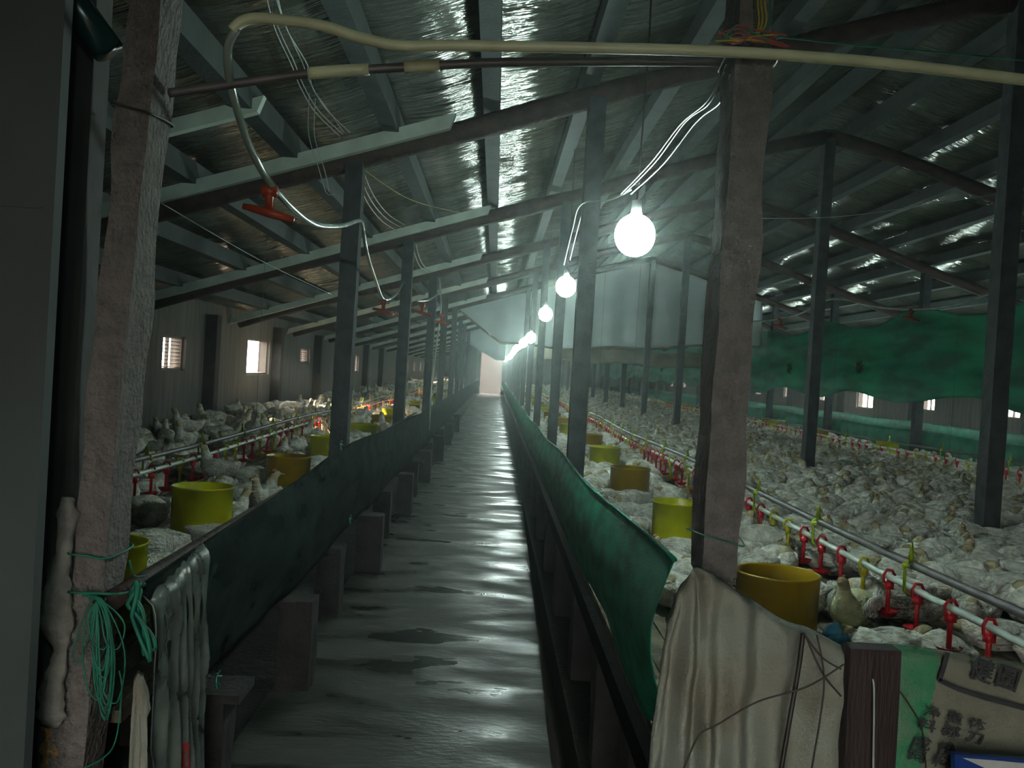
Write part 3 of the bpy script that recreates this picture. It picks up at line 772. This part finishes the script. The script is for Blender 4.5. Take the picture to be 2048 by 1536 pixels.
MB().tube([p - b2 for p in px_path([(835, 602, 11), (858, 600, 12), (878, 585, 13.2), (880, 560, 13.5), (882, 620, 13.5), (872, 700, 13.5), (862, 800, 13.4), (858, 860, 13.4)], 6)], .012, 6).build('tubing', hosem, t2, True)
fogger(at(845, 610, 11.2), 1.6, t2, b2); fogger(at(884, 632, 13.4), 1.6, t2, b2)
t3 = empty('spray_hose', at(1690, 600, 11.4), 'sagging pale hose with orange foggers above the green curtain', 'hose'); b3 = at(1690, 600, 11.4)
MB().tube([p - b3 for p in px_path([(1440, 640, 16), (1520, 642, 15), (1600, 628, 13.8), (1650, 602, 12.9), (1690, 598, 12.4), (1750, 612, 12), (1830, 618, 11.4), (1920, 608, 10.9), (2060, 560, 10.2)], 8)], .014, 6).build('tubing', hosem, t3, True)
fogger(at(1828, 622, 11.4), 1.5, t3, b3); fogger(at(1562, 640, 14.3), 1.6, t3, b3)
# grey pipe with cream sleeves between the two near posts
t = empty('grey_pipe', at(350, 192, 2.55), 'grey pipe with cream sleeves running between the two near posts', 'pipe'); b0 = at(350, 192, 2.55)
gp = px_path([(345, 192, 2.52), (480, 172, 2.52), (620, 152, 2.52), (740, 143, 2.52), (880, 134, 2.52), (1000, 128, 2.52), (1200, 125, 2.52), (1440, 124, 2.52)], 10)
MB().tube([p - b0 for p in gp], .0125, 10).build('tubing', galv, t, True)
for i0, i1 in ((20, 31), (35, 41)): MB().tube([p - b0 for p in gp[i0:i1]], .0165, 10).build('sleeve', pvc, t, True)
# dark green pipe at the top left
tag(MB().tube([at(30, -180, 2.43), at(148, 0, 2.44), at(228, 112, 2.45)], .040, 14).build('drain_pipe', teal, smooth=True), 'dark green pipe slanting behind the near left post at the top', 'pipe')

# ------------------------------------------------------------------ wires
def wires(name, paths, r, mt, label, cat='wire', k=8):
    m = MB()
    for p in paths: m.tube(px_path(p, k), r, 5)
    return tag(m.build(name, mt, smooth=True), label, cat)
pj = lambda l, a, c: [(u + a, v + c, y) for u, v, y in l]
base = [(540, -20, 3.8), (560, 60, 4.4), (592, 130, 4.9), (610, 175, 5.3), (640, 225, 5.8), (688, 272, 6.4)]
wires('cable_bundle', [base, pj(base, 14, -4), [(552, -10, 3.8), (580, 70, 4.4), (618, 135, 4.9), (628, 180, 5.3), (652, 215, 5.8), (690, 268, 6.4)], pj(base, -6, 4)], .0035, wirew, 'bundle of pale wires sagging below the roof, nearest on the left', 'cable')
base = [(718, 325, 6.6), (724, 360, 7.3), (745, 405, 8.2), (772, 437, 9.2), (802, 456, 10.2)]
wires('cable_bundle', [base, pj(base, 8, -5), pj(base, -5, 8)], .004, wirew, 'bundle of pale wires sagging behind the second left post', 'cable')
base = [(826, 490, 10.4), (832, 515, 11.4), (842, 535, 12.6), (858, 546, 14)]
wires('cable_bundle', [base, pj(base, 6, -3)], .005, wirew, 'small far bundle of pale wires near the third left post', 'cable')
wires('dangling_wire', [[(622, 190, 5.5), (620, 270, 5.5), (640, 340, 5.5), (655, 388, 5.5), (672, 390, 5.5)], [(634, 200, 5.5), (632, 275, 5.5), (652, 345, 5.5), (660, 385, 5.5)]], .002, wirew, 'thin pair of wires dangling under the left roof')
wires('lamp_wire', [[(1452, 130, 2.5), (1420, 205, 2.7), (1370, 245, 3.1), (1310, 325, 3.6), (1248, 388, 4.1)], [(1460, 150, 2.5), (1440, 205, 2.7), (1392, 245, 3.1), (1325, 330, 3.6), (1262, 388, 4.1)],
      [(1448, 145, 2.5), (1412, 205, 2.7), (1360, 250, 3.1), (1302, 325, 3.6), (1242, 388, 4.1)]], .0028, wirew, 'pale twisted wires from the near right post to the first bulb')
wires('lamp_wire', [[(1262, 380, 4.3), (1220, 400, 5.5), (1162, 410, 6.4), (1145, 460, 7.2), (1128, 530, 8.2)], [(1170, 405, 6.4), (1155, 460, 7.2), (1140, 520, 8.2)]], .004, wirew, 'pale wires leading on to the second bulb')
wires('steel_wire', [[(1500, 436, 9), (1680, 432, 9), (1900, 402, 9), (2080, 372, 9)]], .003, wirew, 'thin wire stretched across the right roof below the logs')
wires('steel_wire', [[(700, 320, 6.6), (820, 400, 8.6), (928, 428, 10.3)]], .002, wirey, 'thin yellowish wire under the left roof beside the second post')
wires('twine_line', [[(1530, 70, 2.42), (1700, 88, 2.6), (1900, 104, 2.8), (2100, 122, 3.0)]], .0028, twineg, 'green twine stretched from the near right post to the right edge', 'twine')
wires('steel_wire', [[(330, 410, 4), (520, 520, 4.6), (665, 590, 5.2)]], .0018, wirew, 'thin wire slanting across the left roof space')
# knots of coloured wire on the near right post
m = MB()
p = at(1490, 78, 2.40)
for i in range(9):
    m.cur = i % 4; a = random.uniform(0, 6)
    m.tube(smooth_path([p + Vector((-.055 + random.uniform(-.02, .02), random.uniform(-.01, .02), random.uniform(-.02, .02))), p + Vector((-.02, -.015, random.uniform(-.02, .03))), p + Vector((.02, -.02, random.uniform(-.02, .02))), p + Vector((.08 + random.uniform(-.02, .04), -.01, random.uniform(-.03, .015)))]), .0028, 5)
for dx in (0, .008, .018, .03): m.cur = 1 if dx < .02 else 2; m.tube(smooth_path([p + Vector((.02, -.015, -.0)), p + Vector((.03 + dx, -.01, .04)), p + Vector((.022 + dx, -.005, .12)), p + Vector((.02 + dx, -.005, .3))]), .0028, 5)
tag(m.build('wire_knot', [wirer, wirey, twineg, wirer], smooth=True), 'tangle of red, yellow and green wires tied around the near right post', 'wire')
def ring(x, y, w, d, z, mt, label, r=.0025, dz=.01, wob=0):
    m = MB(); hw, hd = w / 2 + .008, d / 2 + .008
    m.tube(smooth_path([(x - hw, y + hd, z), (x - hw, y - hd, z + dz), (x, y - hd - .004, z + wob), (x + hw, y - hd, z - dz), (x + hw, y + hd, z), (x - hw, y + hd, z)]), r, 5)
    return tag(m.build('tie_wire', mt, smooth=True), label, 'wire')
ring(-.962, YB[0], .086, .15, at(270, 225, 2.45).z, wirem, 'rusty wire tied around the near left post high up', .003)
ring(-1.008, YB[0], .086, .15, at(200, 1108, 2.45).z, twineg, 'green twine tied around the near left post low down', .003, .004)
ring(.612, YB[0], .1, .15, at(1440, 1080, 2.45).z, twineg, 'green twine tied around the near right post', .002, .012)
ring(.618, YB[0], .1, .15, at(1500, 108, 2.45).z, wirem, 'dark wire lashing the cream pipe to the near right post', .003, .012)

# green twine bundle on the near left post
m = MB(); c = at(185, 1190, 2.40)
for i in range(13):
    w = random.uniform(.03, .085); h = random.uniform(.12, .30); sx = random.uniform(.00, .05)
    m.tube(smooth_path([c + Vector((-.02, 0, .0)), c + Vector((.03 + sx * .3, -.02, -.01)), c + Vector((sx + w, -.015 - random.uniform(0, .02), -h * .5)), c + Vector((sx + w * .8, -.02, -h)), c + Vector((sx + w * .2, -.02, -h * .9)), c + Vector((sx - .01, -.012, -h * .4)), c + Vector((.02, -.01, -.01))]), .0022, 5)
m.tube(px_path([(190, 1188, 2.40), (160, 1260, 2.40), (150, 1310, 2.40), (165, 1318, 2.40), (190, 1240, 2.40), (215, 1195, 2.40)]), .002, 5)
m.tube(px_path([(240, 1340, 2.40), (245, 1380, 2.40), (232, 1480, 2.40), (200, 1520, 2.36), (140, 1545, 2.3)]), .0022, 5)
m.tube(px_path([(140, 1182, 2.42), (185, 1184, 2.40), (240, 1186, 2.42), (262, 1180, 2.5), (270, 1165, 2.55)]), .0035, 5)
m.tube(px_path([(262, 1120, 2.42), (272, 1150, 2.5), (300, 1148, 2.56)]), .0025, 5)
tag(m.build('twine_bundle', twineg, smooth=True), 'tangled bundle of green twine hanging on the near left post', 'twine')
# plastic film wrapped on the left edge of that post
def lump(pts, rad, mt, name, label, cat, amp=.5, n=14):
    m = MB(); P = px_path(pts, 8); R = np.interp(np.linspace(0, 1, len(P)), np.linspace(0, 1, len(rad)), rad)
    rings = []
    for i, p in enumerate(P):
        rings.append([p + Vector((math.cos(q), math.sin(q) * .6, 0)) * R[i] * (1 + amp * noise.noise(Vector((math.cos(q) * 2, math.sin(q) * 2, i * .35)))) for q in [2 * math.pi * j / n for j in range(n)]])
    m.loft(rings); return tag(m.build(name, mt, smooth=True), label, cat)
lump([(140, 992, 2.44), (140, 1030, 2.44), (132, 1100, 2.44), (120, 1160, 2.43), (118, 1240, 2.42), (124, 1300, 2.42), (110, 1370, 2.42), (105, 1430, 2.42), (112, 1452, 2.42)], [.012, .028, .02, .03, .045, .016, .03, .035, .01], plasw, 'plastic_film', 'crumpled clear plastic film along the left side of the near left post', 'plastic')
lump([(108, 1450, 2.46), (112, 1500, 2.46), (100, 1560, 2.46)], [.025, .03, .035], feedfill, 'straw_wad', 'brown straw wad below the crumpled plastic at the bottom left', 'straw', .8)

# ------------------------------------------------------------------ sacks and cloths
def drape(name, top, bot, mts, label, cat, nrm, nu=70, nv=40, amp=.014, fr=26, seed=0, over=.03, mfn=None, parent=None, jag=.0):
    """cloth hung over a fence top edge; top and bot are world point lists"""
    T = smooth_path(top, 10); B = smooth_path(bot, 10); nrm = Vector(nrm)
    def samp(P, u): f = u * (len(P) - 1); i = min(int(f), len(P) - 2); return P[i].lerp(P[i + 1], f - i)
    def fn(u, v):
        a, c = samp(T, u), samp(B, u)
        p = a.lerp(c, v)
        w = amp * (math.sin(u * fr + 1.5 * math.sin(u * 7 + seed) + v * .8) * (.35 + .65 * v) + 1.1 * noise.noise(Vector((u * 5 + seed, v * 4, seed))) + .35 * noise.noise(Vector((u * 16, v * 12, seed))))
        p = p + nrm * (w + .012)
        if v < .03: p = p - nrm * over * (1 - v / .03)
        if jag: p.z += jag * noise.noise(Vector((u * 14, seed, 2))) * v
        return p
    m = MB(); m.grid(fn, nu, nv)
    if mfn:
        i = 0
        for a in range(nu):
            for c in range(nv):
                m.mi[i] = mfn((a + .5) / nu, (c + .5) / nv); i += 1
    o = m.build(name, mts, parent, smooth=True); solid(o, .003)
    return tag(o, label, cat) if label else o
Yf = 2.32
sk = drape('feed_sack', [at(1336, 1240, Yf + .0), at(1360, 1190, Yf - .02), at(1392, 1150, Yf - .02), at(1425, 1150, Yf - .03), at(1500, 1200, Yf - .02), at(1570, 1245, Yf), at(1640, 1272, Yf), at(1715, 1312, Yf)],
      [at(1262, 1760, Yf), at(1350, 1780, Yf - .05), at(1450, 1790, Yf), at(1560, 1800, Yf), at(1700, 1800, Yf)], sackm,
      'grey-beige woven sack draped over the right fence beside the near post', 'sack', (0, -1, 0), nu=110, amp=.034, fr=36, seed=3)
# its cords
_c1 = wires('cord', [[(1612, 1272, 2.25), (1605, 1330, 2.24), (1590, 1420, 2.22), (1568, 1550, 2.2)]], .006, wirem, 'thick dark cord hanging down the grey sack', 'cord')
_c2 = wires('string', [[(1612, 1270, 2.24), (1650, 1320, 2.22), (1690, 1345, 2.2)], [(1640, 1275, 2.24), (1655, 1380, 2.22), (1630, 1550, 2.2)], [(1695, 1335, 2.2), (1620, 1380, 2.2), (1520, 1410, 2.22), (1440, 1455, 2.22), (1400, 1480, 2.22), (1365, 1560, 2.2)], [(1615, 1272, 2.24), (1650, 1350, 2.22), (1690, 1400, 2.21)]],
      .0022, wirem, 'thin dark strings trailing across the grey sack', 'string')
for q in (_c1, _c2):
    q.parent = sk
    del q['category'], q['label']
m = MB(); a = at(1752, 1299, 2.29); rough_box(m, a.x, 2.29, .123, .06, 0, a.z, 20, .003)
tp = tag(m.build('timber_post', woodm), 'dark brown timber post between the grey sack and printed sack', 'post')
wires('steel_wire', [[(1754, 1365, 2.245), (1757, 1400, 2.24), (1756, 1560, 2.24)]], .0028, wirew, 'pale wire hanging down the brown timber post')
def sm(u, v): return 1 if u < .43 - .22 * v else 0
ps = empty('printed_sack', at(1900, 1320, 2.34), 'printed feed sack with green band and dark characters at the lower right', 'sack'); b5 = at(1900, 1320, 2.34)
so = drape('sack_cloth', [at(1780, 1298, 2.34) - b5, at(1860, 1306, 2.34) - b5, at(1960, 1322, 2.34) - b5, at(2110, 1345, 2.34) - b5], [at(1765, 1750, 2.34) - b5, at(1850, 1750, 2.34) - b5, at(1960, 1750, 2.34) - b5, at(2110, 1750, 2.34) - b5], [sackp, sackg], None, None, (0, -1, 0), amp=.004, fr=9, seed=5, mfn=sm, parent=ps)
# print: frame line and characters
m = MB()
def strip(pts, w):
    P = [at(*p) - b5 for p in pts]
    for a, c in zip(P[:-1], P[1:]):
        d = (c - a).normalized(); n_ = Vector((-d.z, 0, d.x)) * w
        m.add([a - n_, c - n_, c + n_, a + n_], [(0, 1, 2, 3)])
strip([(1907, 1312, 2.305), (1898, 1345, 2.305), (1890, 1370, 2.305)], .006)
strip([(1889, 1368, 2.305), (1930, 1387, 2.305), (1985, 1405, 2.305), (2048, 1422, 2.305), (2100, 1436, 2.305)], .006)
solid(m.build('frame_print', inkm, ps), .0015)
def text(s, u, v, size, Y, mt, parent, b, rot=-.25, sx=1):
    cu = bpy.data.curves.new('printed_text', 'FONT'); cu.body = s; cu.size = size; cu.align_x = 'CENTER'; cu.align_y = 'CENTER'; cu.offset = size * .012; cu.extrude = .0007
    tmp = bpy.data.objects.new('tmp', cu); COL.objects.link(tmp)
    dg = bpy.context.evaluated_depsgraph_get(); me = bpy.data.meshes.new_from_object(tmp.evaluated_get(dg)); bpy.data.objects.remove(tmp)
    me.materials.clear(); me.materials.append(mt)
    o = bpy.data.objects.new('printed_text', me); COL.objects.link(o); o.parent = parent
    o.location = at(u, v, Y) - b; o.rotation_euler = (math.pi / 2, rot * -1, 0); o.scale = (sx, 1, 1)
    return o
text('健', 1977, 1352, .064, 2.305, inkm, ps, b5); text('圆', 2030, 1368, .064, 2.305, inkm, ps, b5)
text('净 重 体', 1922, 1448, .030, 2.305, inkm, ps, b5, -.2, 1.5)
text('料 部 刀', 1915, 1475, .032, 2.305, inkm, ps, b5, -.2, 1.5)
text('成 份', 1880, 1505, .034, 2.305, inkm, ps, b5, -.2, 1.5)
text('饲 料', 1870, 1530, .034, 2.305, inkm, ps, b5, -.2, 1.5)
wires('steel_wire', [[(1800, 1380, 2.29), (1830, 1420, 2.285), (1855, 1470, 2.285), (1865, 1560, 2.285)]], .002, wirem, 'thin dark wire curving over the green band of the printed sack')
# blue bag corner with white panel
t = empty('blue_box', at(2000, 1560, 2.2), 'blue box corner with white panel at the bottom right', 'box'); b6 = at(2000, 1560, 2.2)
q = [at(1922, 1520, 2.2) - b6, at(2110, 1536, 2.2) - b6, at(2110, 1640, 2.2) - b6, at(1925, 1640, 2.2) - b6]
m = MB(); m.loft([[p for p in q], [p + Vector((0, .02, 0)) for p in q]]); m.build('box_shell', bluep, t)
q = [at(1938, 1527, 2.195) - b6, at(2110, 1543, 2.195) - b6, at(2110, 1640, 2.195) - b6, at(2010, 1560, 2.195) - b6]
m = MB(); m.loft([[p for p in q], [p + Vector((0, .004, 0)) for p in q]]); m.build('white_panel', whitep, t)
# fence behind the sacks: rail
tag(MB().tube([at(1345, 1250, 2.37), at(1400, 1180, 2.37), at(1720, 1325, 2.37), at(2110, 1372, 2.37)], .014, 8).build('fence_rail', logm, smooth=True), 'hidden dark rail that carries the sacks on the right', 'rail')
# blue rag
m = MB(); m.sphere(at(1676, 1272, 2.42), .026, 14, 10, (1.2, .8, .9)); m.sphere(at(1655, 1292, 2.39), .032, 14, 10, (1.3, .7, .6)); m.sphere(at(1690, 1294, 2.39), .028, 12, 8, (1, .7, .9))
m.v = [tuple(Vector(p) + Vector((1, 1, 1)) * .012 * noise.noise(Vector(p) * 45)) for p in m.v]
tag(m.build('blue_rag', bluem, smooth=True), 'dark blue rag stuffed in the fence corner behind the grey sack', 'rag')
# left plastic sack over the net
def lp(y, z, dx=0): return Vector((-.885 + dx, y, E + z))
sl = drape('plastic_sack', [lp(2.54, -.66), lp(2.7, -.645), lp(2.85, -.625), lp(3.03, -.60)], [lp(2.56, -1.56, .03), lp(2.72, -1.56, .05), lp(2.86, -1.56, .05), lp(2.98, -1.55, .03)], [plasm, redink, sackg],
      'wrinkled clear printed plastic sack hung over the near end of the left net', 'sack', (1, -.15, 0), amp=.014, fr=40, seed=8, mfn=lambda u, v: 1 if (.38 < u < .62 and .55 < v < .70 and math.sin(u * 90) * math.sin(v * 60) > -.3) else 0)
drape('cloth_rag', [at(272, 1345, 2.5), at(285, 1360, 2.5), at(298, 1420, 2.5)], [at(250, 1720, 2.48), at(275, 1720, 2.48), at(305, 1720, 2.48)], sackm, 'narrow cream cloth strip hanging at the foot of the left post', 'cloth', (0, -1, 0), nu=20, nv=30, amp=.012, fr=9, seed=11)
m = MB(); P = px_path([(278, 1165, 2.52), (270, 1200, 2.5), (285, 1250, 2.5), (300, 1310, 2.5)], 6)
for i in range(5):
    m.tube([p + Vector((.012 * math.sin(i * 2 + j * .4), .01 * i - .02, .01 * math.cos(i + j * .5))) for j, p in enumerate(P)], [.006] * len(P), 5)
tag(m.build('twine_wrap', twineg, smooth=True), 'green twine wrapped down the near end of the left net', 'twine')
# twine ties along the left net
for i, (u, v, y) in enumerate([(655, 885, 5.55), (400, 1350, 3.2), (690, 1035, 6.1)]):
    p = at(u, v, y); m = MB(); p.x = -.875
    for q in range(6):
        a = q * 1.05; m.tube([p, p + Vector((.01, math.cos(a) * .035, math.sin(a) * .03 - .01))], .0035, 4)
    tag(m.build('twine_tie', twineg), 'green twine tie on the left net, %s' % ['at its top by the second post', 'at its lower near corner', 'at its lower edge by the second post'][i], 'twine')

# thin dusty haze filling the house
hz = bpy.data.materials.new('dusty_haze'); hz.use_nodes = True; nt = hz.node_tree; nt.nodes.clear()
vs = nt.nodes.new('ShaderNodeVolumeScatter'); mo = nt.nodes.new('ShaderNodeOutputMaterial')
vs.inputs['Color'].default_value = (.88, 1, .97, 1); vs.inputs['Density'].default_value = .006; vs.inputs['Anisotropy'].default_value = .86
nt.links.new(vs.outputs[0], mo.inputs['Volume'])
m = MB(); m.loft([[(XL + .01, y, -.02), (XR - .01, y, -.02), (XR - .01, y, roofz(XR)), (3.5, y, E + 2.93), (XL + .01, y, roofz(XL))] for y in (Y0 + .01, Y1 - .01)])
hzo = m.build('dusty_haze', hz)
import bmesh
bm = bmesh.new(); bm.from_mesh(hzo.data); bmesh.ops.recalc_face_normals(bm, faces=bm.faces); bm.to_mesh(hzo.data); bm.free()
tag(hzo, 'thin dusty haze hanging in the air of the whole house', 'haze', kind='stuff')
